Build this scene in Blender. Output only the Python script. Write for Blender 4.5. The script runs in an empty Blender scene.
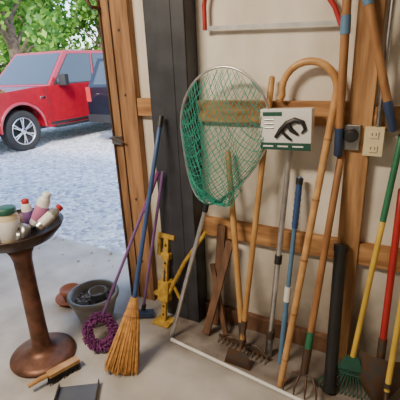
import bpy, bmesh, math, random
from mathutils import Vector, Matrix
random.seed(3)
# camera: standing 1.85 m from the tool wall, eye height 1.55 m
cd=bpy.data.cameras.new('camera'); cam=bpy.data.objects.new('camera',cd); bpy.context.collection.objects.link(cam)
CAM=Vector((0,-1.85,1.55))
R=Matrix.Rotation(math.radians(30),3,'Z')@Matrix.Rotation(math.radians(70.4),3,'X')@Matrix.Rotation(math.radians(-2.5),3,'Z')
cam.matrix_world=Matrix.Translation(CAM)@R.to_4x4(); cd.lens=34.2; cd.sensor_width=36
bpy.context.scene.camera=cam
# points in the room projected from image pixels, millimetres (x,y,z); wall plane is y=0, floor z=0
T={}
for q in ('jA:-1684,-50,1917 jB:-1442,-50,1891 pA:-1284,-120,1867 pB:-1044,-120,1842 st:-217,-50,1540 hinge:-1601,-60,1131 sawL:-974,-50,1719 sawR:-328,-50,1692 netT:-794,-140,1536 netL:-1083,-140,1306 netR:-586,-140,1318 netB:-944,-140,836 net0:-1127,-310,0 t3:-855,-50,1106 b3:-699,-221,0 t4:-620,-50,1477 b4:-680,-282,0 t5:-521,-50,1150 b5:-556,-203,0 t6:-466,-50,1004 b6:-478,-231,0 crT:-438,-70,1545 crL:-564,-70,1415 crR:-319,-70,1422 b7:-431,-375,0 t8:-279,-60,1159 b8:-327,-330,0 d1:-304,-90,1767 '
 'd2:-290,-90,1142 d3:-226,-90,1759 d4:-81,-90,1263 bx:-516,-130,1255 o1:-263,-60,1219 o2:-151,-60,1207 y1:-47,-60,1238 by:-136,-268,0 r1:-18,-60,1000 br:0,-265,0 k1:-243,-80,697 bk:-205,-301,0 z1:46,-200,595 bz:40,-290,0 ws1:-1108,-340,0 ws2:-316,-425,0 bt:-1194,-160,1290 bb:-1203,-676,0 pt:-1242,-160,987 '
 'pb:-1438,-443,0 pot:-1677,-374,0 mop:-1448,-566,0 ped:-1713,-772,0 brA:-1545,-997,0 brB:-1458,-739,0 pan:-1305,-818,0 ja1:-1243,-120,571 jk:-1252,-212,0 jh:-980,-100,638 w1:-839,-50,593 w1b:-950,-202,0 w2:-960,-50,422 w2b:-838,-157,0 w3:-900,-50,676 w3b:-944,-94,0 sp:-2003,-305,0 xb:-1400,-230,0 xt:-1215,-150,990').split():
    k,v=q.split(':'); T[k]=Vector([int(i)/1000 for i in v.split(',')])

# ---------------- materials ----------------
def mat(n,c,rough=.6,metal=0,c2=None,scale=8,stretch=(1,1,1),bump=0,detail=4,lo=.35,hi=.65,coat=0,trans=0):
    a=bpy.data.materials.new(n); a.use_nodes=True; nt=a.node_tree; b=nt.nodes['Principled BSDF']
    b.inputs['Base Color'].default_value=(*c,1); b.inputs['Roughness'].default_value=rough; b.inputs['Metallic'].default_value=metal
    if coat: b.inputs['Coat Weight'].default_value=coat
    if c2 is None: c2=tuple(x*.75 for x in c)
    tc=nt.nodes.new('ShaderNodeTexCoord'); mp=nt.nodes.new('ShaderNodeMapping'); mp.inputs['Scale'].default_value=stretch
    no=nt.nodes.new('ShaderNodeTexNoise'); no.inputs['Scale'].default_value=scale; no.inputs['Detail'].default_value=detail
    cr=nt.nodes.new('ShaderNodeValToRGB'); cr.color_ramp.elements[0].position=lo; cr.color_ramp.elements[1].position=hi
    cr.color_ramp.elements[0].color=(*c2,1); cr.color_ramp.elements[1].color=(*c,1)
    L=nt.links.new; L(tc.outputs['Object'],mp.inputs[0]); L(mp.outputs[0],no.inputs[0]); L(no.outputs['Fac'],cr.inputs[0]); L(cr.outputs[0],b.inputs['Base Color'])
    if bump:
        bu=nt.nodes.new('ShaderNodeBump'); bu.inputs['Strength'].default_value=bump; bu.inputs['Distance'].default_value=.01
        L(no.outputs['Fac'],bu.inputs['Height']); L(bu.outputs[0],b.inputs['Normal'])
    return a
lumber=mat('lumber',(.56,.30,.12),.75,c2=(.26,.12,.045),scale=6,stretch=(.6,4,4),bump=.3,detail=7)
lumberv=mat('lumber_vertical',(.54,.30,.13),.75,c2=(.27,.13,.05),scale=6,stretch=(5,5,.5),bump=.3,detail=7)
jambm=mat('jamb_timber',(.42,.22,.10),.75,c2=(.20,.10,.045),scale=6,stretch=(5,5,.5),bump=.3,detail=7)
handle=mat('ash_handle',(.60,.34,.12),.45,c2=(.40,.20,.06),scale=20,stretch=(1,1,.2))
handle2=mat('worn_handle',(.44,.22,.085),.5,c2=(.26,.11,.04),scale=20,stretch=(1,1,.2))
cane=mat('cane',(.64,.36,.14),.4,c2=(.46,.23,.08),scale=14)
sheet=mat('wall_sheet',(.86,.81,.72),.7,c2=(.66,.60,.50),scale=2.5,bump=.1)
def shade_and_dirt(m,axis,f0,f1,amt,col,xmin=None):  # mixes painted wall shade, and floor dirt, into the base colour
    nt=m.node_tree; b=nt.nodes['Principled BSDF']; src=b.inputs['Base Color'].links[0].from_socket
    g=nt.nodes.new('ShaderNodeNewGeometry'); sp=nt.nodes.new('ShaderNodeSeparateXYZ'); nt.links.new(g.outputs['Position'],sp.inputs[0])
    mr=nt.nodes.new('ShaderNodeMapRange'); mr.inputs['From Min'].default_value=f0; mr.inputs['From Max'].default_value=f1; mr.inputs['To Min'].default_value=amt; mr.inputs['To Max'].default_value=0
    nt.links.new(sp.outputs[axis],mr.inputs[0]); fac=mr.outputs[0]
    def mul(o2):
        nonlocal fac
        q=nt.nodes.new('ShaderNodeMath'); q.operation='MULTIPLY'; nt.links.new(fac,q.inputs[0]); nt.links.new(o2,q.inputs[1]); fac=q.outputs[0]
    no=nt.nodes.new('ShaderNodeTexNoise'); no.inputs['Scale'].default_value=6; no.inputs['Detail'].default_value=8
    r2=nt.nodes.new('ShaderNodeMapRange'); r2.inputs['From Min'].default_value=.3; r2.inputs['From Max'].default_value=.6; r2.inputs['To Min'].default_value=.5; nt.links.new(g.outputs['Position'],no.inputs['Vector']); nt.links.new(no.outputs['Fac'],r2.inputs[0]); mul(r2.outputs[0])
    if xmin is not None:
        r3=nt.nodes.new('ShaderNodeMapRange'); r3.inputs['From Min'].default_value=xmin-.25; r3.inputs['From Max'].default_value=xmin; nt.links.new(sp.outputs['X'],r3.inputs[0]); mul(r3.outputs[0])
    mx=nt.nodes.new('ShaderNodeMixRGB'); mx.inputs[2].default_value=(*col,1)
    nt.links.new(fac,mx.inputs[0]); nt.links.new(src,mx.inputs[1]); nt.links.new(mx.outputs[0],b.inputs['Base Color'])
wallm=mat('wall_sheet_stained_shaded',(.86,.81,.72),.7,c2=(.60,.53,.43),scale=2.2,bump=.1,detail=8,lo=.3,hi=.6,stretch=(1.5,1,.7))
shade_and_dirt(wallm,'Z',0,.8,.9,(.15,.10,.065))  # shade on the lower wall, painted into the colour as mottled brown
concrete=mat('concrete',(.54,.51,.48),.85,c2=(.34,.32,.295),scale=4,bump=.25,detail=10,lo=.3,hi=.7)
shade_and_dirt(concrete,'Y',-.34,-.44,.92,(.12,.085,.065),-1.15)
darkpost=mat('dark_post',(.045,.048,.06),.5,c2=(.028,.03,.038),scale=10)
steel=mat('steel',(.45,.45,.45),.35,1,scale=30)
dsteel=mat('dark_steel',(.10,.09,.085),.55,.7,c2=(.16,.08,.04),scale=25)
dishm=mat('dark_dish_metal',(.075,.05,.04),.4,.6,c2=(.045,.03,.025),scale=20,bump=.15)
greyp=mat('grey_plastic',(.10,.105,.115),.5)
alu=mat('aluminium',(.72,.72,.72),.3,.9,scale=20)
white=mat('white_plastic',(.85,.85,.84),.4,c2=(.75,.75,.73))
black=mat('black_plastic',(.02,.02,.022),.45)
red=mat('red_paint',(.48,.025,.025),.45)
blue=mat('blue_paint',(.04,.09,.25),.4)
bcol=mat('blue_ferrule',(.04,.07,.16),.4)
lblue=mat('light_blue',(.12,.25,.42),.45)
green=mat('green_plastic',(.03,.20,.10),.5)
dgreen=mat('dark_green_plastic',(.02,.10,.07),.45)
teal=mat('net_twine',(.03,.40,.30),.6)
yellow=mat('yellow_fibreglass',(.76,.50,.07),.5)
jyel=mat('yellow_enamel',(.60,.38,.05),.55,c2=(.35,.20,.03),scale=30)
purple=mat('purple_chenille',(.27,.065,.24),.9,c2=(.15,.035,.15),scale=60)
ppole=mat('purple_pole',(.24,.12,.33),.45)
pink=mat('pink_label',(.6,.2,.4),.4)
straw=mat('straw',(.72,.37,.11),.8,c2=(.46,.22,.06),scale=40)
copper=mat('hammered_copper',(.20,.09,.055),.45,.5,c2=(.11,.05,.03),scale=18,bump=.2)
potm=mat('pot_glaze',(.34,.33,.30),.5,c2=(.20,.195,.18),scale=10)
terra=mat('terracotta',(.42,.16,.09),.8)
pebble=mat('pebbles',(.42,.36,.31),.8,c2=(.10,.08,.08),scale=30)
cream=mat('cream_plastic',(.76,.65,.42),.4,c2=(.70,.60,.38))
brown=mat('dark_board',(.20,.10,.055),.7,c2=(.11,.055,.03),scale=8,stretch=(4,4,1))
bark=mat('bark',(.16,.11,.08),.9,c2=(.06,.04,.03),scale=5,bump=.5)
rubber=mat('tyre_rubber',(.02,.02,.02),.8)
glass=mat('vehicle_glass',(.03,.04,.05),.05,0,c2=(.03,.04,.05),coat=1)
vred=mat('vehicle_red',(.33,.007,.020),.25,.1,c2=(.29,.006,.017),coat=1)
vblue=mat('vehicle_navy',(.004,.006,.016),.3,.1,coat=.5)
chrome=mat('chrome',(.75,.76,.78),.15,1)
lamp_g=mat('headlamp',(.8,.8,.8),.1)
leafd=mat('dry_leaf',(.30,.16,.06),.8)
gravel=bpy.data.materials.new('gravel'); gravel.use_nodes=True
nt=gravel.node_tree; b=nt.nodes['Principled BSDF']; b.inputs['Roughness'].default_value=.9
tc=nt.nodes.new('ShaderNodeTexCoord'); vo=nt.nodes.new('ShaderNodeTexVoronoi'); vo.inputs['Scale'].default_value=20
cr=nt.nodes.new('ShaderNodeValToRGB'); cr.color_ramp.elements[0].color=(.30,.35,.45,1); cr.color_ramp.elements[1].color=(.90,.93,.99,1)
sp=nt.nodes.new('ShaderNodeSeparateColor'); bu=nt.nodes.new('ShaderNodeBump'); bu.inputs['Strength'].default_value=1; bu.inputs['Distance'].default_value=.035; bu.invert=True
L=nt.links.new; L(tc.outputs['Object'],vo.inputs['Vector']); L(vo.outputs['Color'],sp.inputs[0]); L(sp.outputs[0],cr.inputs[0]); L(cr.outputs[0],b.inputs['Base Color']); L(vo.outputs['Distance'],bu.inputs['Height']); L(bu.outputs[0],b.inputs['Normal'])
grassm=mat('grass',(.24,.42,.08),.95,c2=(.10,.22,.04),scale=3)
def leafmat(n,c):
    a=bpy.data.materials.new(n); a.use_nodes=True; nt=a.node_tree; b=nt.nodes['Principled BSDF']
    b.inputs['Base Color'].default_value=(*c,1); b.inputs['Roughness'].default_value=.6
    tr=nt.nodes.new('ShaderNodeBsdfTranslucent'); tr.inputs[0].default_value=(c[0]*1.4,c[1]*1.3,c[2],1)
    mx=nt.nodes.new('ShaderNodeMixShader'); mx.inputs[0].default_value=.5
    nt.links.new(b.outputs[0],mx.inputs[1]); nt.links.new(tr.outputs[0],mx.inputs[2]); nt.links.new(mx.outputs[0],nt.nodes['Material Output'].inputs[0]); return a
leafA=leafmat('leaf_dark',(.05,.16,.025)); leafB=leafmat('leaf_light',(.21,.38,.06))

# ---------------- mesh builder ----------------
class M:
    def __init__(s): s.v=[];s.f=[];s.mi=[];s.sm=[];s.ms=[]
    def add(s,vs,fs,m,smooth=False):
        if m not in s.ms: s.ms.append(m)
        k=s.ms.index(m); o=len(s.v); s.v+=[tuple(v) for v in vs]
        for f in fs: s.f.append([i+o for i in f]); s.mi.append(k); s.sm.append(smooth)
    def box(s,c,size,m,rot=None):
        c=Vector(c); r=rot or Matrix.Identity(3); vs=[]
        for z in(-.5,.5):
            for y in(-.5,.5):
                for x in(-.5,.5): vs.append(c+r@Vector((x*size[0],y*size[1],z*size[2])))
        s.add(vs,[(0,2,3,1),(4,5,7,6),(0,1,5,4),(2,6,7,3),(0,4,6,2),(1,3,7,5)],m)
    def tube(s,pts,r,m,seg=10,closed=False):
        pts=[Vector(p) for p in pts]; n=len(pts)
        rs=r if isinstance(r,(list,tuple)) else [r]*n
        up=None; vs=[]; fs=[]
        for i,p in enumerate(pts):
            a=pts[(i-1)%n] if (closed or i>0) else p; b=pts[(i+1)%n] if (closed or i<n-1) else p
            t=(b-a).normalized()
            if up is None: up=Vector((0,0,1)) if abs(t.z)<.9 else Vector((1,0,0))
            up=(up-t*up.dot(t)).normalized(); w=t.cross(up)
            for j in range(seg):
                an=2*math.pi*j/seg; vs.append(p+(up*math.cos(an)+w*math.sin(an))*rs[i])
        for i in range(n if closed else n-1):
            i2=(i+1)%n
            for j in range(seg):
                j2=(j+1)%seg; fs.append((i*seg+j,i*seg+j2,i2*seg+j2,i2*seg+j))
        s.add(vs,fs,m,True)
        if not closed: s.add(vs[:seg],[tuple(range(seg))[::-1]],m); s.add(vs[-seg:],[tuple(range(seg))],m)
    def lathe(s,prof,o,m,rot=None,seg=32):
        o=Vector(o); r=rot or Matrix.Identity(3); vs=[];fs=[]
        for (a,z) in prof:
            for j in range(seg):
                an=2*math.pi*j/seg; vs.append(o+r@Vector((a*math.cos(an),a*math.sin(an),z)))
        for i in range(len(prof)-1):
            for j in range(seg):
                j2=(j+1)%seg; fs.append((i*seg+j,i*seg+j2,(i+1)*seg+j2,(i+1)*seg+j))
        s.add(vs,fs,m,True)
    def prism(s,poly,o,u,v,w,d,m):
        o,u,v,w=map(Vector,(o,u,v,w)); n=len(poly)
        vs=[o+u*a+v*b for a,b in poly]+[o+u*a+v*b+w*d for a,b in poly]
        fs=[tuple(range(n))[::-1],tuple(range(n,2*n))]+[(i,(i+1)%n,n+(i+1)%n,n+i) for i in range(n)]
        s.add(vs,fs,m)
    def build(s,name,bevel=0):
        me=bpy.data.meshes.new(name); me.from_pydata(s.v,[],s.f)
        for m in s.ms: me.materials.append(m)
        me.polygons.foreach_set('material_index',s.mi); me.polygons.foreach_set('use_smooth',s.sm); me.update()
        bm=bmesh.new(); bm.from_mesh(me); bmesh.ops.recalc_face_normals(bm,faces=bm.faces); bm.to_mesh(me); bm.free()
        o=bpy.data.objects.new(name,me); bpy.context.collection.objects.link(o)
        if bevel:
            b=o.modifiers.new('bevel','BEVEL'); b.width=bevel; b.segments=2; b.limit_method='ANGLE'
        return o
def simple(name,x0,x1,y0,y1,z0,z1,m,bevel=0):
    a=M(); a.box(((x0+x1)/2,(y0+y1)/2,(z0+z1)/2),(x1-x0,y1-y0,z1-z0),m); return a.build(name,bevel)
def frame(d):
    d=Vector(d).normalized(); x=Vector((0,1,0)).cross(d)
    if x.length<.1: x=Vector((1,0,0))
    x.normalize(); y=d.cross(x); return Matrix((x,y,d)).transposed()
def lerp(a,b,t): return a+(b-a)*t

# ---------------- room ----------------
jA,jB,pA,pB=T['jA'].x,T['jB'].x,T['pA'].x,T['pB'].x
simple('floor',-6,3,-6,.42,-.12,0,concrete)
simple('ground_gravel',-14.5,20,.42,45,-.14,-.02,gravel)
simple('ground_lawn',-70,-14.5,-30,70,-.14,-.01,grassm)
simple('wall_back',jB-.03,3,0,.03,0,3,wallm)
simple('wall_back_left',-6,-5,0,.12,0,3,sheet)
simple('wall_back_header',-5,jB-.03,0,.12,2.5,3,sheet)
simple('wall_left',-6.12,-6,-6,.12,0,3,sheet)
simple('wall_right',3,3.12,-6,.12,0,3,sheet)
simple('wall_front',-6.12,3.12,-6.12,-6,0,3,sheet)
simple('ceiling',-6.12,3.12,-6.12,.3,3,3.1,sheet)
sx=T['st'].x
simple('trim_1',pB,sx-.05,-.04,0,1.26,1.37,lumber,.003)
simple('trim_2',pB,sx-.05,-.04,0,.59,.70,lumber,.003)
simple('trim_3',sx+.05,3,-.04,0,1.25,1.35,lumber,.003)
simple('trim_4',sx+.05,3,-.04,0,.59,.70,lumber,.003)
simple('trim_5',sx-.05,sx+.05,-.05,0,0,3,lumberv,.003)
simple('baseboard_back',pB,sx-.05,-.04,0,0,.10,brown,.003)
simple('trim_6',jB,pA,-.04,0,1.28,1.38,lumber,.003)
a=M(); a.box(((jA+jB)/2+.02,.04,1.5),(jB-jA-.04,.18,3),jambm)
a.box((jA+.015,.07,1.5),(.05,.14,3),sheet); a.box((jA-.015,.10,1.5),(.012,.05,3),alu); a.box((jA+.05,-.058,1.5),(.012,.012,3),dsteel)
a.box((jA+.12,-.056,1.5),(.004,.010,3),dsteel)
h=T['hinge']; a.box((h.x,-.065,h.z),(.075,.02,.05),steel); a.tube([(h.x-.05,-.075,h.z+.01),(h.x+.02,-.09,h.z+.012),(h.x+.06,-.075,h.z-.01)],.006,dsteel)
a.tube([(jA+.05,-.05,1.87),(jA+.05,-.12,1.87),(jA+.04,-.13,1.9),(jA+.04,-.12,1.93)],.01,dsteel)
for zz in(.3,.75,1.4,1.75,2.2): a.lathe([(.009,0),(.007,.005),(0,.006)],(jA+.17,-.05,zz),dsteel,Matrix.Rotation(math.radians(90),3,'X'),10)
a.build('door_jamb',.004)
a=M(); a.box(((pA+pB)/2,-.115,1.5),(pB-pA,.012,3),darkpost); a.box((pA+.006,-.06,1.5),(.012,.12,3),darkpost); a.box((pB-.006,-.06,1.5),(.012,.12,3),darkpost)
a.box(((pA+pB)/2,-.09,1.5),(.09,.07,3),darkpost); a.build('steel_column',.003)

# outlets
a=M(); p=T['o2']; a.box((p.x,-.065,p.z),(.078,.03,.125),cream)
for s in(-1,1):
    c=Vector((p.x,-.082,p.z+s*.03)); a.box(c,(.036,.006,.03),cream)
    for q in(-1,1): a.box(c+Vector((q*.008,-.003,.003)),(.003,.004,.012),black)
a.build('electrical_outlet',.003)
a=M(); p=T['o1']; a.box((p.x+.02,-.056,p.z),(.07,.03,.11),steel)
a.lathe([(0,.03),(.024,.03),(.028,.022),(.03,0)],(p.x+.02,-.071,p.z+.01),black,Matrix.Rotation(math.radians(90),3,'X'),20)
a.build('round_power_receptacle',.002)
a=M(); p=T['o2']; a.tube([(p.x+.01,-.06,p.z+.065),(p.x+.01,-.06,p.z+.25),(p.x+.012,-.06,2.995)],.011,steel); a.build('electrical_conduit')

# ---------------- long tools ----------------
def pole(a,b,t,r,m,r2=None):
    d=(t-b).normalized(); n=6
    pts=[lerp(b,t,i/n) for i in range(n+1)]; rr=[ (r if r2 is None else lerp(r,r2,i/n)) for i in range(n+1)]
    pts+=[t+d*r*.6]; rr+=[rr[-1]*.6]
    a.tube(pts,rr,m,12)
def up(p,dz): return p+Vector((0,0,dz))
a=M(); b=up(T['b3'],.05); t=T['t3']; pole(a,lerp(b,t,.03),t,.018,handle,.016); a.tube([b,lerp(b,t,.12)],.020,dsteel)
fx=Vector((1,-.15,0)).normalized(); fy=Vector((.15,1,0)).normalized()
for s in(-1,1): a.tube([b,b+fx*s*.09+Vector((0,0,.02)),b+fx*s*.15+Vector((0,0,-.02))],.006,dsteel)
a.box(b+Vector((0,0,-.022)),(.33,.012,.016),dsteel,Matrix.Rotation(-.15,3,'Z'))
for i in range(12):
    q=b+fx*(-.155+i*.0282)+Vector((0,0,-.02)); a.tube([q,q-fy*.03+Vector((0,0,-.028))],[.005,.003],dsteel,6)
a.build('bow_rake')
def hoe(name,b,t,m,r=.015,w=.15):
    a=M(); b2=up(b,.10); pole(a,lerp(b2,t,.02),t,r,m); a.tube([lerp(b2,t,.1),b2,b+Vector((0,-.03,.07)),b+Vector((0,-.06,.05))],[r*1.2,r*.9,.007,.007],dsteel)
    a.prism([(-w/2,0),(w/2,0),(w/2*.75,.09),(-w/2*.75,.09)],b+Vector((0,-.07,.002)),(1,0,0),(0,.15,1),(0,1,-.15),.004,dsteel); a.build(name)
hoe('garden_hoe',T['b4'],T['t4'],handle)
a=M(); b,t=T['b5'],T['t5']; pole(a,up(b,.003),lerp(b,t,1.12),.0145,alu); a.tube([up(b,.004),lerp(b,t,.12)],.02,steel); a.tube([lerp(b,t,.48),lerp(b,t,.52)],.02,black)
a.tube([lerp(b,t,.1),lerp(b,t,.14)],.024,dsteel);a.build('aluminium_telescoping_pole')
a=M(); b,t=T['b6'],T['t6']; pole(a,up(b,.003),t,.012,lblue); a.tube([lerp(b,t,.75),lerp(b,t,.97)],.016,blue); a.tube([lerp(b,t,.97),t],.018,black)
a.tube([lerp(b,t,.36),lerp(b,t,.44)],.018,white); a.tube([lerp(b,t,.02),lerp(b,t,.3)],.015,lblue)
for i in range(6): a.tube([lerp(b,t,.77+i*.03),lerp(b,t,.777+i*.03)],.018,blue)
a.build('paint_extension_pole')
a=M(); b=up(T['b7'],.003); cR,cT,cL=T['crR'],T['crT'],T['crL']
cx=(cR.x+cL.x)/2; rad=(cR.x-cL.x)/2; zc=min(cR.z,cT.z-rad)
pts=[lerp(b,Vector((cR.x,cR.y,zc)),i/10) for i in range(11)]
for i in range(1,14):
    an=math.radians(i*190/13); pts.append(Vector((cx+rad*math.cos(an),cR.y,zc+rad*math.sin(an))))
pts.append(pts[-1]+Vector((-.012,0,-.02)))
a.tube(pts,[.0165]*len(pts),cane,12)
for f in(.1,.27,.46,.66,.85): a.tube([lerp(b,pts[10],f),lerp(b,pts[10],f+.006)],.018,handle2)
a.build('shepherds_crook')
a=M(); b,t=T['b8'],T['t8']; b2=up(b,.09); pole(a,lerp(b2,t,.02),t,.0165,handle2); a.tube([b2,lerp(b2,t,.12)],.02,dsteel); a.tube([lerp(b2,t,.12),lerp(b2,t,.2)],.0175,green)
for s in(-1,-.33,.33,1):
    a.tube([b2,b2+Vector((s*.05,-.02,-.0)),b+Vector((s*.08,-.07,.05)),b+Vector((s*.08,-.075,.005))],[.006,.006,.006,.003],dsteel,8)
a.build('hand_cultivator')
a=M(); b,t=T['bk'],T['k1']; a.tube([up(b,.003),t],.03,black,20); a.tube([lerp(b,t,.96),t+(t-b).normalized()*.004],.034,black,20); a.tube([up(b,.003),up(lerp(b,t,.05),0)],.033,black,20)
a.lathe([(.024,.0),(.024,.005),(0,.006)],t,dsteel,frame(t-b),16);a.build('black_drain_pipe')
a=M(); b,t=T['by'],T['y1']; b2=lerp(b,t,.16); pole(a,b2,lerp(b,t,.70),.0125,yellow); pole(a,lerp(b,t,.70),t,.0135,green)
d=(b-b2); w=Vector((1,.1,0)).normalized()
a.prism([(-.03,0),(.03,0),(.06,-.07),(-.06,-.07)],b2,w,-d.normalized(),(0,-1,0),.012,dgreen)
for i in range(15):
    s=(i-7)/7; e=b+w*s*.13+Vector((0,0,.012)); mid=b2+d*.5+w*s*.07
    a.tube([b2+w*s*.02,mid,e+Vector((0,0,.015)),e+Vector((0,-.025,-.005))],[.004,.004,.004,.003],dgreen,6)
a.tube([b2+d*.5-w*.07,b2+d*.5+w*.07],.005,dgreen,6); a.build('leaf_rake')
a=M(); b,t=T['br'],T['r1']; b2=lerp(b,t,.22); pole(a,b2,t,.0155,red); a.tube([b2,lerp(b,t,.32)],.019,dsteel)
vs=[];fs=[];fr=frame(t-b); hh=(b2-b).length
for i in range(9):
    v=i/8; ww=.10*min(1,math.sqrt(max(0.02,v*1.8)))
    for j in range(7):
        s=(j-3)/3; vs.append(b+Vector((0,0,.004))+fr@Vector((s*ww,-.03*(1-s*s),v*hh*1.05)))
for i in range(8):
    for j in range(6): k=i*7+j; fs.append((k,k+1,k+8,k+7))
a.add(vs,fs,dsteel,True); a.build('round_point_shovel')
hoe('warren_hoe',T['bz'],T['z1'],yellow,.013,.12)
a=M(); d1,d2,d3,d4=T['d1'],T['d2'],T['d3'],T['d4']
u1=d1+(d1-d2).normalized()*.30; u3=d3+(d3-d4).normalized()*.30
for top,bt in((u1,d2),(u3,d4)):
    a.tube([top,bt],[.019,.017],handle2,14); dd=(bt-top).normalized(); a.tube([bt-dd*.12,bt,bt+dd*.008],[.0195,.0195,.01],bcol,14)
    a.tube([bt-dd*.57,bt-dd*.50],.0205,lblue,14)
pv=(u1+u3)/2
for s,u in((-1,u1),(1,u3)):
    a.prism([(-.05,0),(.05,0),(.06,.16),(.03,.25),(-.03,.25),(-.06,.16)],u+Vector((s*.02,-.01,-.02)),(1,0,0),(0,0,1),(0,1,0),.005,dsteel)
a.tube([pv+Vector((0,.02,.02)),pv+Vector((0,-.04,.02))],.014,dsteel); a.tube([pv+Vector((0,-.02,.1)),Vector((pv.x,-.02,pv.z+.12))],.006,steel)
a.build('post_hole_digger')
a=M(); l,r=T['sawL'],T['sawR']; y=-.04
pts=[Vector((l.x,y,l.z-.01)),Vector((l.x,y,l.z+.10)),Vector((l.x+.01,y,l.z+.15)),Vector((l.x+.05,y,l.z+.19)),Vector((r.x-.15,y,r.z+.17)),Vector((r.x-.08,y,r.z+.13)),Vector((r.x-.03,y,r.z+.06)),Vector((r.x,y,r.z-.01))]
a.tube(pts,.011,red,12); a.prism([(0,-.008),(1,-.008),(1,.008),(0,.008)],Vector((l.x,y,l.z)),(r-l),(0,0,1),(0,1,0),.002,alu)
for i in range(60):
    q=lerp(Vector((l.x,y,l.z-.008)),Vector((r.x,y,r.z-.008)),(i+.5)/60); a.prism([(-.004,0),(.004,0),(0,-.008)],q,(1,0,0),(0,0,1),(0,1,0),.002,alu)
a.tube([((l.x+r.x)/2,-.06,l.z+.17),((l.x+r.x)/2,0.0,l.z+.165)],.004,steel); a.build('bow_saw')
a=M(); c=T['bx']; ry=Matrix.Rotation(-.03,3,'Y'); w,hh=.235,.185
a.box(c,(w,.055,hh),white,ry); fr_=c+Vector((0,-.029,0))
a.box(fr_+ry@Vector((0,0,-.075)),(w,.004,.034),dgreen,ry); a.box(fr_+ry@Vector((-.06,0,.072)),(.09,.004,.018),dgreen,ry)
for i in range(3): a.box(fr_+ry@Vector((-.075,-.0005,.045-i*.018)),(.045,.004,.006),steel,ry)
# printed picture: hooked pruner head with grip and blade
pp=[fr_+ry@Vector(q) for q in((-.045,-.003,-.035),(-.02,-.003,.0),(.01,-.003,.03),(.045,-.003,.045),(.08,-.003,.035),(.092,-.003,.005),(.075,-.003,-.015))]
a.tube(pp,[.008,.012,.014,.013,.011,.009,.004],black,8); a.tube([pp[2],fr_+ry@Vector((.03,-.003,.0)),fr_+ry@Vector((.06,-.003,-.02))],[.010,.012,.006],black,8)
a.tube([pp[1],fr_+ry@Vector((.01,-.003,-.03)),fr_+ry@Vector((.03,-.003,-.045))],[.008,.008,.006],black,8)
for i in range(3): a.box(fr_+ry@Vector((-.08+i*.07,-.002,-.075)),(.05,.004,.007),white,ry)
a.build('pruner_package',.002)

# landing net
a=M(); tp,lf,rt,bt=T['netT'],T['netL'],T['netR'],T['netB']
cx=(lf.x+rt.x)/2; hw=(rt.x-lf.x)/2; zt=tp.z; zb=bt.z; H=zt-zb; zc=zt-H*.42
def rim(an):
    s,c=math.sin(an),math.cos(an)
    if s>=0: return cx+hw*c, zc+(zt-zc)*s
    k=-s; x=cx+hw*c*(1-.25*k)+(bt.x-cx)*k**1.5; return x, zc-(zc-zb)*k
yy=-.14
pts=[]
for i in range(48):
    x,z=rim(2*math.pi*i/48); pts.append((x,yy,z))
a.tube(pts,.0065,alu,8,closed=True)
bottom=Vector((rim(-math.pi/2)[0],yy,zb)); b0=up(T['net0'],.012)
a.tube([bottom+Vector((0,0,.06)),bottom,lerp(bottom,b0,.5),b0],[.010,.0125,.0125,.0125],alu,12)
a.tube([lerp(bottom,b0,.0),lerp(bottom,b0,.06)],.016,black); 
def netpt(u,v,lay):
    r=math.sqrt(u*u+v*v); an=math.atan2(v,u)
    if r>1: u/=r; v/=r; r=1
    x,z=rim(an); x=cx+(x-cx)*r; z=zc+(z-zc)*r
    sag=(1-r*r)
    x+=.018*math.sin(9*u+4*v+lay)*sag; z-=(.10+.12*lay)*sag
    return Vector((x,yy-sag*(.05 if lay==0 else .085)+.004*math.sin(13*v+7*u),z))
for lay in(0,1):
    N=19 if lay==0 else 13
    for k in range(-N,N+1):
        for sgn in(1,-1):
            line=[]
            for i in range(-16,17):
                s=i/16*1.42; c0=k/N*1.42; u=(s+c0)/1.414; v=sgn*(s-c0)/1.414
                if u*u+v*v<=1.0: line.append(netpt(u,v,lay))
            if len(line)>2: a.tube(line,.0015,teal,4)
for k in range(30):
    u0=(k/29-.5)*1.5; pts=[netpt(u0,-.45,1)]
    for i in range(1,8): 
        q=i/7; pts.append(Vector((lerp(pts[0].x,cx+.02+u0*.05,q**1.2)+.01*math.sin(k*2+i*2),yy-.05+.02*math.sin(k+i),lerp(pts[0].z,zb+.02,q))))
    a.tube(pts,.002,teal,4)
a.build('landing_net')

# straw broom
a=M(); b,t=T['bb'],T['bt']; ax=(t-b).normalized(); Lh=.42
pole(a,b+ax*(Lh-.06),t,.012,blue); a.tube([t-ax*.05,t+ax*.01],.015,black)
w=Vector((.87,.5,0)); w=(w-ax*w.dot(ax)).normalized(); n=ax.cross(w)
for i in range(560):
    s=random.uniform(-1,1); q=random.uniform(-1,1)*math.sqrt(1-s*s*.9)
    p0=b+ax*(Lh-.02*random.random())+w*s*.016+n*q*.014; p1=b+ax*(Lh*.70)+w*s*.045+n*q*.026
    sh=random.uniform(0,.05); p2=b+ax*sh+w*(s*.088-.012+random.uniform(-.01,.01))+n*(q*.04)
    if p2.z<.004: p2.z=.004
    a.tube([p0,p1,p2],[.0028,.0028,.0018],straw,4)
for f,rr in((.97,.019),(.86,.031),(.76,.043)):
    pts=[b+ax*Lh*f+w*rr*1.0*math.cos(k*math.pi/8)+n*rr*.65*math.sin(k*math.pi/8) for k in range(16)]
    a.tube(pts,.0025,handle2 if f<.9 else dsteel,6,closed=True)
a.build('straw_broom')
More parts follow.
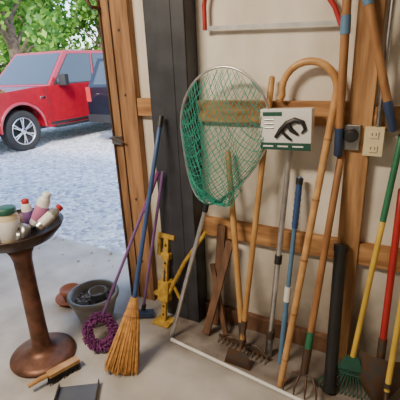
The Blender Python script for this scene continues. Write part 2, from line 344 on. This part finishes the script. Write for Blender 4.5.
# purple duster mop
a=M(); c=T['mop']+Vector((0,0,.112)); t=T['pt']; toward=(Vector((-.3,-1.7,1.2))-c).normalized(); e1=Vector((toward.y,-toward.x,0)).normalized(); e2=toward.cross(e1)
if e2.z<0:e2=-e2
ringp=[c+e1*.072*math.cos(k*math.pi/12)+e2*.08*math.sin(k*math.pi/12) for k in range(24)]
a.tube(ringp,.014,purple,8,closed=True)
for i in range(900):
    an=random.uniform(0,2*math.pi); p=c+e1*.072*math.cos(an)+e2*.08*math.sin(an)
    d=Vector((random.gauss(0,1),random.gauss(0,1),random.gauss(0,1))).normalized()*.036
    q=p+d; q.z=max(q.z,.006); a.tube([p,lerp(p,q,.6)+Vector((0,0,.003)),q],[.0035,.004,.003],purple,5)
a.tube([c+e2*.08+e1*-.02,t],.009,ppole,10); a.tube([lerp(c,t,.75),t],.012,purple,10); a.build('purple_dust_mop')
a=M(); a.tube([up(T['xb'],.06),T['xt']],.009,ppole,10); a.tube([up(T['xb'],.06),up(lerp(T['xb'],T['xt'],.06),.04)],.014,black); a.box(up(T['xb'],.03),(.13,.05,.03),bcol,Matrix.Rotation(.5,3,'Z'));
for i in range(15):
    q=T['xb']+Matrix.Rotation(.5,3,'Z')@Vector((-.06+i*.0086,0,0)); a.tube([up(q,.02),up(q,.001)],.004,black,5)
a.build('deck_scrub_brush')
# yellow farm jack
a=M(); b=T['jk']; t=T['ja1']; ax=(t-b).normalized(); fr=frame(ax)
a.box(lerp(b,t,.5)+Vector((0,0,.006)),(.035,.022,(t-b).length-.01),jyel,fr); a.box(b+Vector((0,0,.008)),(.12,.10,.014),jyel)
for i in range(9): a.lathe([(0,0),(.009,0)],lerp(b,t,.1+i*.1)+fr@Vector((0,-.0122,0)),black,fr@Matrix.Rotation(math.pi/2,3,'X'),10)
m1=lerp(b,t,.38); a.box(m1,(.075,.055,.13),jyel,fr); a.box(m1+fr@Vector((-.05,0,-.03)),(.05,.035,.022),jyel,fr); a.box(t,(.12,.028,.03),jyel,fr)
a.box(lerp(b,t,.78),(.06,.04,.04),jyel,fr); a.box(lerp(b,t,.87)+fr@Vector((-.05,0,0)),(.025,.025,.11),jyel,fr)
jh=T['jh']; a.tube([m1+Vector((.02,-.01,-.03)),lerp(m1,jh,.5),jh],[.014,.013,.012],jyel,10); a.tube([lerp(m1,jh,.15)+Vector((0,0,.02)),lerp(m1,jh,.15)+Vector((.06,0,-.10))],.011,jyel,8)
a.tube([m1+Vector((0,0,.06)),lerp(b,t,.7)],.01,dsteel,8)
a.build('farm_jack',.002)
a=M()
for tn,bn,ww in(('w1','w1b',.045),('w2','w2b',.03)):
    b,t=T[bn],T[tn]; b=up(b,.012); t=t+Vector((0,-.02,0)); a.box(lerp(b,t,.5),(ww,.02,(t-b).length),brown,frame(t-b))
b,t=up(T['w3b'],.012),T['w3']; a.box(lerp(b,t,.5),(.05,.018,(t-b).length),brown,frame(t-b))
a.build('scrap_board_stack',.002)
a=M(); p,q=T['ws1'],T['ws2']; d=(q-p); q=q+d*.25; rr=.0095
a.tube([up(p,rr),up(lerp(p,q,.5),rr),up(q,rr)],rr,white,14)
dn=(q-p).normalized(); a.tube([up(p,rr)-dn*.004,up(p,rr)+dn*.03],rr*1.2,white,14); a.build('white_pvc_pipe')

# pots
a=M(); c=T['pot']
a.lathe([(0,.003),(.095,.003),(.105,.012),(.140,.13),(.146,.165),(.160,.17),(.164,.192),(.157,.2),(.142,.198),(.136,.17),(.130,.13),(0,.13)],c,potm)
for i in range(170):
    an=random.uniform(0,6.28); rr=.118*math.sqrt(random.random()); p=c+Vector((rr*math.cos(an),rr*math.sin(an),.133+random.random()*.02)); s=random.uniform(.008,.015)
    a.lathe([(0,-s*.6),(s*.8,-s*.35),(s,0),(s*.8,s*.35),(0,s*.6)],p,pebble,None,7)
a.lathe([(0,.15),(.045,.15),(.055,.2),(.06,.205),(.055,.205),(.045,.165),(0,.165)],c+Vector((.02,.02,0)),potm)
a.build('planter_pot')
a=M(); a.lathe([(0,.003),(.075,.003),(.10,.03),(.108,.032),(.108,.042),(.098,.042),(.07,.014),(0,.012)],T['sp']+Vector((.02,.0,0)),terra)
a.lathe([(0,.014),(.045,.014),(.062,.08),(.070,.082),(.070,.105),(.062,.105),(.054,.08),(0,.08)],T['sp']+Vector((.02,.0,0)),terra); a.build('terracotta_pot')
a=M(); c=T['ped']
a.lathe([(0,.003),(.172,.003),(.18,.01),(.178,.02),(.15,.032),(.09,.045),(.062,.06),(.052,.085),(.05,.10),(.047,.2),(.045,.45),(.047,.62),(.055,.66),(.07,.69),(.045,.70),(.05,.712)],c,copper,None,40)
a.lathe([(.05,.712),(.12,.725),(.185,.755),(.222,.795),(.236,.82),(.232,.826),(.216,.802),(.18,.767),(.115,.740),(0,.735)],c,dishm,None,40); a.build('pedestal_bird_bath')
z=.745; RT=Vector((.866,.5,0)); FW=Vector((-.5,.866,0))
def rotv(ax,deg): return Matrix.Rotation(math.radians(deg),3,ax)
def at(r,f,h): return c+RT*r+FW*f+Vector((0,0,h))
a=M(); o=at(-.02,-.02,z+.002); a.lathe([(0,0),(.050,0),(.052,.004),(.052,.13),(.044,.148),(.044,.153)],o,cream); a.lathe([(.0525,.02),(.053,.021),(.053,.115),(.0525,.116)],o,white); a.lathe([(0,.18),(.042,.18),(.048,.175),(.048,.151)],o,dgreen); a.build('jar')
def can(name,o,rr,body,label,cap,sc=1):
    a=M(); q=lambda L:[(x*sc,y*sc) for x,y in L]
    a.lathe(q([(0,0),(.03,0),(.032,.005),(.032,.14),(.022,.16),(.02,.162)]),o,body,rr,24); a.lathe(q([(.0325,.03),(.033,.031),(.033,.11),(.0325,.111)]),o,label,rr,24); a.lathe(q([(.022,.16),(.022,.185),(.012,.19),(0,.19)]),o,cap,rr,24); a.build(name)
can('spray_can',at(.075,.06,z+.05),rotv('Z',45)@rotv('Y',28),white,pink,white)
can('spray_can',at(.12,-.02,z+.06),rotv('Z',75)@rotv('Y',60),alu,white,red,.85)
can('glue_bottle',at(.015,.125,z+.012),rotv('Z',0),white,ppole,red,.85)
a=M(); rr=rotv('Z',-20)@rotv('X',65); o=at(.08,-.10,z+.072); a.lathe([(.022,-.02),(.048,-.02),(.048,.02),(.022,.02),(.022,-.02)],o,steel,rr,24); a.build('tape_roll')
a=M(); p,q=T['brA'],T['brB']; d=(q-p).normalized(); fr=Matrix.Rotation(math.atan2(d.y,d.x),3,'Z')
L0=(q-p).length
a.tube([p+Vector((0,0,.05)),p+d*.06+Vector((0,0,.055)),p+d*L0*.42+Vector((0,0,.05))],[.011,.013,.011],handle,10)
a.box(p+d*L0*.68+Vector((0,0,.052)),(L0*.62,.045,.02),handle,fr)
for i in range(34):
    for j in range(6):
        q0=p+d*(L0*(.38+.6*i/33))+fr@Vector((0,-.018+j*.007,0)); a.tube([q0+Vector((0,0,.045)),q0+Vector((random.uniform(-.01,.01),random.uniform(-.022,.012),.002))],[.003,.0025],black,4)
a.build('counter_brush')
a=M(); c=T['pan']+Vector((.0,-.09,0)); fr=Matrix.Rotation(math.radians(35),3,'Z')
a.box(c+Vector((0,0,.006)),(.20,.16,.006),greyp,fr)
for s in(-1,1): a.box(c+fr@Vector((s*.10,0,.02)),(.005,.16,.035),greyp,fr)
a.box(c+fr@Vector((0,-.08,.025)),(.20,.006,.045),greyp,fr); a.tube([c+fr@Vector((0,-.08,.03)),c+fr@Vector((0,-.21,.04))],[.012,.015],greyp); a.build('dustpan',.002)
a=M(); rn=random.Random(5)
for i in range(18):
    p=Vector((rn.uniform(-3.2,-1.9),rn.uniform(.1,.4),.004))
    an=rn.uniform(0,6.28); s=rn.uniform(.008,.018); u=Vector((math.cos(an),math.sin(an),.15)); v=Vector((-math.sin(an),math.cos(an),.1))
    a.add([p,p+u*s+v*s*.6,p+u*s*2.4,p+u*s-v*s*.6],[(0,1,2),(0,2,3)],leafd)
a.build('fallen_leaves')

# ---------------- vehicles ----------------
def vehicle(name,xn,y0,Lv,wd,paint,kind):
    a=M(); X=(-1,0,0)
    O=Vector((xn,y0,0)); fr_,rr_=.95,Lv-1.25; wr=.40
    def arch(cu,r=.50):
        return [(cu+r*math.cos(math.radians(q)),max(.36,.40+r*math.sin(math.radians(q)))) for q in range(180,-1,-15)]
    bedtop=1.30 if kind=='truck' else 1.2
    poly=[(0.03,.45)]+[(.2,.40)]+arch(fr_)[0:]+[(1.6,.36)]+arch(rr_)+[(Lv-.05,.45),(Lv,.6),(Lv,bedtop),(4.25 if kind=='truck' else Lv-.1,bedtop),(4.2,1.22),(1.75,1.20),(1.3,1.19),(.25,1.10),(.05,1.02),(0,.8)]
    a.prism(poly,O,(0,1,0),(0,0,1),X,wd,paint)
    a.box((xn-wd/2,y0+Lv/2,.50),(wd-.5,Lv-.3,.35),black)
    ce=4.15 if kind=='truck' else Lv-.03; rs,re=2.3,(3.95 if kind=='truck' else Lv-.25); zb_,zr=1.19,1.92 if kind=='truck' else 1.80
    ins=.02;ri=.20
    B=[Vector((xn-ins,y0+1.72,zb_)),Vector((xn-ins,y0+ce,zb_)),Vector((xn-wd+ins,y0+ce,zb_)),Vector((xn-wd+ins,y0+1.72,zb_))]
    Rf=[Vector((xn-ri,y0+rs+.1,zr-.03)),Vector((xn-ri,y0+re,zr-.02)),Vector((xn-wd+ri,y0+re,zr-.02)),Vector((xn-wd+ri,y0+rs+.1,zr-.03))]
    ct=[Vector((xn-ri-.15,y0+rs+.3,zr)),Vector((xn-ri-.15,y0+re-.2,zr)),Vector((xn-wd+ri+.15,y0+re-.2,zr)),Vector((xn-wd+ri+.15,y0+rs+.3,zr))]
    a.add(B+Rf+ct,[(0,1,5,4),(1,2,6,5),(2,3,7,6),(3,0,4,7),(4,5,9,8),(5,6,10,9),(6,7,11,10),(7,4,8,11),(8,9,10,11)],paint)
    def win(p00,p10,p11,p01,s0,s1,t0,t1,s0t=None,s1t=None,m=glass,off=.006):
        s0t=s0 if s0t is None else s0t; s1t=s1 if s1t is None else s1t
        def P(s,t): return lerp(lerp(p00,p10,s),lerp(p01,p11,s),t)
        n=(p10-p00).cross(p01-p00).normalized()
        cen=Vector((xn-wd/2,y0+3,1.4)); 
        if n.dot(P(.5,.5)-cen)<0:n=-n
        q=[P(s0,t0)+n*off,P(s1,t0)+n*off,P(s1t,t1)+n*off,P(s0t,t1)+n*off]
        a.add(q,[(0,1,2,3)],m)
    for (i0,i1) in((0,1),(3,2)):
        for m,off,g in((black,.004,.012),(glass,.008,0)):
            win(B[i0],B[i1],Rf[i1],Rf[i0],.05-g,.50+g,.05-g*2,.90+g,.09-g,.49+g,m,off)
            win(B[i0],B[i1],Rf[i1],Rf[i0],.55-g,.93+g,.05-g*2,.90+g,.545-g,.92+g,m,off)
    win(B[3],B[0],Rf[0],Rf[3],.04,.96,.04,.93); win(B[2],B[1],Rf[1],Rf[2],.08,.92,.1,.88)
    for u in(1.62,2.98,4.12): a.box((xn+.002,y0+u,.80),(.006,.012,.75),black)
    for u in(2.80,3.95): a.box((xn+.018,y0+u,1.06),(.025,.17,.03),chrome)
    a.box((xn+.006,y0+2.85,.44),(.02,2.5,.05),black); a.box((xn-.0,y0+2.85,.36),(.16,2.3,.05),black)
    a.box((xn+.004,y0+1.5,.98),(.012,.13,.05),chrome)
    for cu in(fr_,rr_):
        for side in(0,1):
            xs=xn+.01 if side==0 else xn-wd-.01
            pts=[(xs,y0+cu+.51*math.cos(math.radians(q)),.40+.51*math.sin(math.radians(q))) for q in range(0,181,12)]
            a.tube(pts,.03,paint,6)
            xw=xn-.02 if side==0 else xn-wd+.02; sg=1 if side==0 else -1
            rot=Matrix.Rotation(math.radians(90)*sg,3,'Y'); o=Vector((xw-sg*.24,y0+cu,wr-.02))
            a.lathe([(.24,.0),(.36,.0),(.395,.03),(.40,.06),(.40,.20),(.385,.235),(.35,.245),(.27,.235),(.265,.2),(.0,.12)],o,rubber,rot,36)
            a.lathe([(.268,.20),(.268,.238),(.25,.24),(.235,.205)],o,chrome,rot,36)
            a.lathe([(0,.235),(.05,.235),(.065,.22),(.07,.19)],o,chrome,rot,20)
            for k in range(6):
                an=k*math.pi/3; dv=rot@Vector((math.cos(an),math.sin(an),0)); ax=rot@Vector((0,0,1))
                for dd in(-.12,.12):
                    dv2=rot@Vector((math.cos(an+dd),math.sin(an+dd),0)); a.tube([o+dv*.05+ax*.215,o+dv2*.25+ax*.222],[.022,.016],chrome,6)
    a.box((xn-wd/2,y0-.01,.85),(wd-.75,.06,.32),chrome)
    for i in range(4): a.box((xn-wd/2,y0-.045,.74+i*.07),(wd-.85,.02,.035),black)
    for s in(.2,wd-.2): a.box((xn-s,y0+.02,.90),(.34,.10,.24),lamp_g); 
    a.box((xn-wd/2,y0-.06,.52),(wd-.04,.18,.20),chrome if kind=='truck' else paint)
    a.box((xn-wd/2,y0+Lv+.03,.55),(wd-.1,.12,.16),chrome if kind=='truck' else black)
    for s in(.06,wd-.06): a.box((xn-s,y0+Lv,1.05),(.12,.04,.30),red)
    if kind=='truck': a.box((xn-wd/2,y0+5.05,1.31),(wd-.2,Lv-4.4,.03),black)
    for s in(1,-1):
        xs=xn+.14 if s==1 else xn-wd-.14
        a.box((xs,y0+1.98,1.30),(.20,.10,.22),black if kind=='truck' else paint); a.box((xs-s*.12,y0+1.98,1.22),(.1,.06,.05),black)
    return a.build(name,.012)
o=vehicle('pickup_truck',0,0,5.9,2.0,vred,'truck'); o.scale=(1.06,1.06,1.06); o.location=(-7.12,2.3,-.015)
o=vehicle('sport_utility_vehicle',0,0,4.8,1.8,vblue,'suv'); o.rotation_euler=(0,0,math.pi); o.location=(-6.38,9.25,-.015)

# ---------------- trees ----------------
def tree(name,x,y,h,spread,seed,zlow,n=3800,tr=.22):
    rnd=random.Random(seed); a=M()
    a.tube([(0,0,-.02),(.05,.05,h*.25),(-.05,.1,h*.5),(0,0,h*.8)],[tr*1.25,tr,tr*.75,tr*.3],bark,10)
    blobs=[]
    for i in range(18):
        an=rnd.uniform(0,6.28); rr=rnd.uniform(.2,1)*spread; z=rnd.uniform(zlow,h); blobs.append((Vector((rr*math.cos(an),rr*math.sin(an),z)),rnd.uniform(.5,1)*spread*.5))
    for c,r in blobs: a.tube([(0,0,max(.8,c.z*.6)),lerp(Vector((0,0,c.z*.8)),c,.6),c],[tr*.4,tr*.25,.03],bark,6)
    for i in range(n):
        c,r=rnd.choice(blobs); d=Vector((rnd.gauss(0,1),rnd.gauss(0,1),rnd.gauss(0,.8))).normalized()*r*rnd.uniform(.3,1.05); p=c+d
        e1=Vector((rnd.gauss(0,1),rnd.gauss(0,1),rnd.gauss(0,1))).normalized(); e2=e1.orthogonal().normalized(); s=rnd.uniform(.12,.24)
        a.add([p-e1*s,p-e2*s*.55,p+e1*s,p+e2*s*.55],[(0,1,2,3)],leafB if rnd.random()<.45 else leafA)
    o=a.build(name); o.location=(x,y,0); return o
tree('tree',-17.5,11.0,7.5,2.8,1,2.8,3000,.3)
tree('tree',-21,16,8,3.2,2,1.2)
tree('tree',-25,10,8.5,3.5,3,1.0)
tree('tree',-17,20,8,3.4,4,1.0,4500)
tree('tree',-28,17,11,4,5,1.2,4500)
tree('tree',-23,25,11,4.4,6,1.0,5500)
tree('tree',-16,27,10,4,7,1.0,5000)
tree('tree',-30,9,10,4,8,1.2)
tree('tree',-33,25,14,5,9,1.5,6000)
tree('tree',-25,34,14,5,10,1.5,6000)
tree('tree',-20.5,20.5,9,3.4,11,.9,4500)

# ---------------- light ----------------
wd=bpy.data.worlds.new('world'); bpy.context.scene.world=wd; wd.use_nodes=True; nt=wd.node_tree
sk=nt.nodes.new('ShaderNodeTexSky'); sk.sky_type='NISHITA'; sk.sun_disc=False; sk.sun_elevation=math.radians(40); sk.sun_rotation=math.radians(150); sk.dust_density=2
nt.links.new(sk.outputs[0],nt.nodes['Background'].inputs[0]); nt.nodes['Background'].inputs[1].default_value=.9
s=bpy.data.lights.new('sun','SUN'); s.energy=5.0; s.angle=.1; s.color=(1,.90,.74); o=bpy.data.objects.new('sun',s); bpy.context.collection.objects.link(o); o.rotation_euler=(math.radians(50),0,math.radians(35))
l=bpy.data.lights.new('interior_fill_light','AREA'); l.shape='RECTANGLE'; l.size=1.0; l.size_y=.3; l.energy=108; l.color=(1,.83,.62)  # added fill lamp to brighten the interior, no known fixture there
o=bpy.data.objects.new('interior_fill_light',l); bpy.context.collection.objects.link(o); o.location=(-1.7,-2.2,2.9); o.rotation_euler=(math.radians(20),0,0)
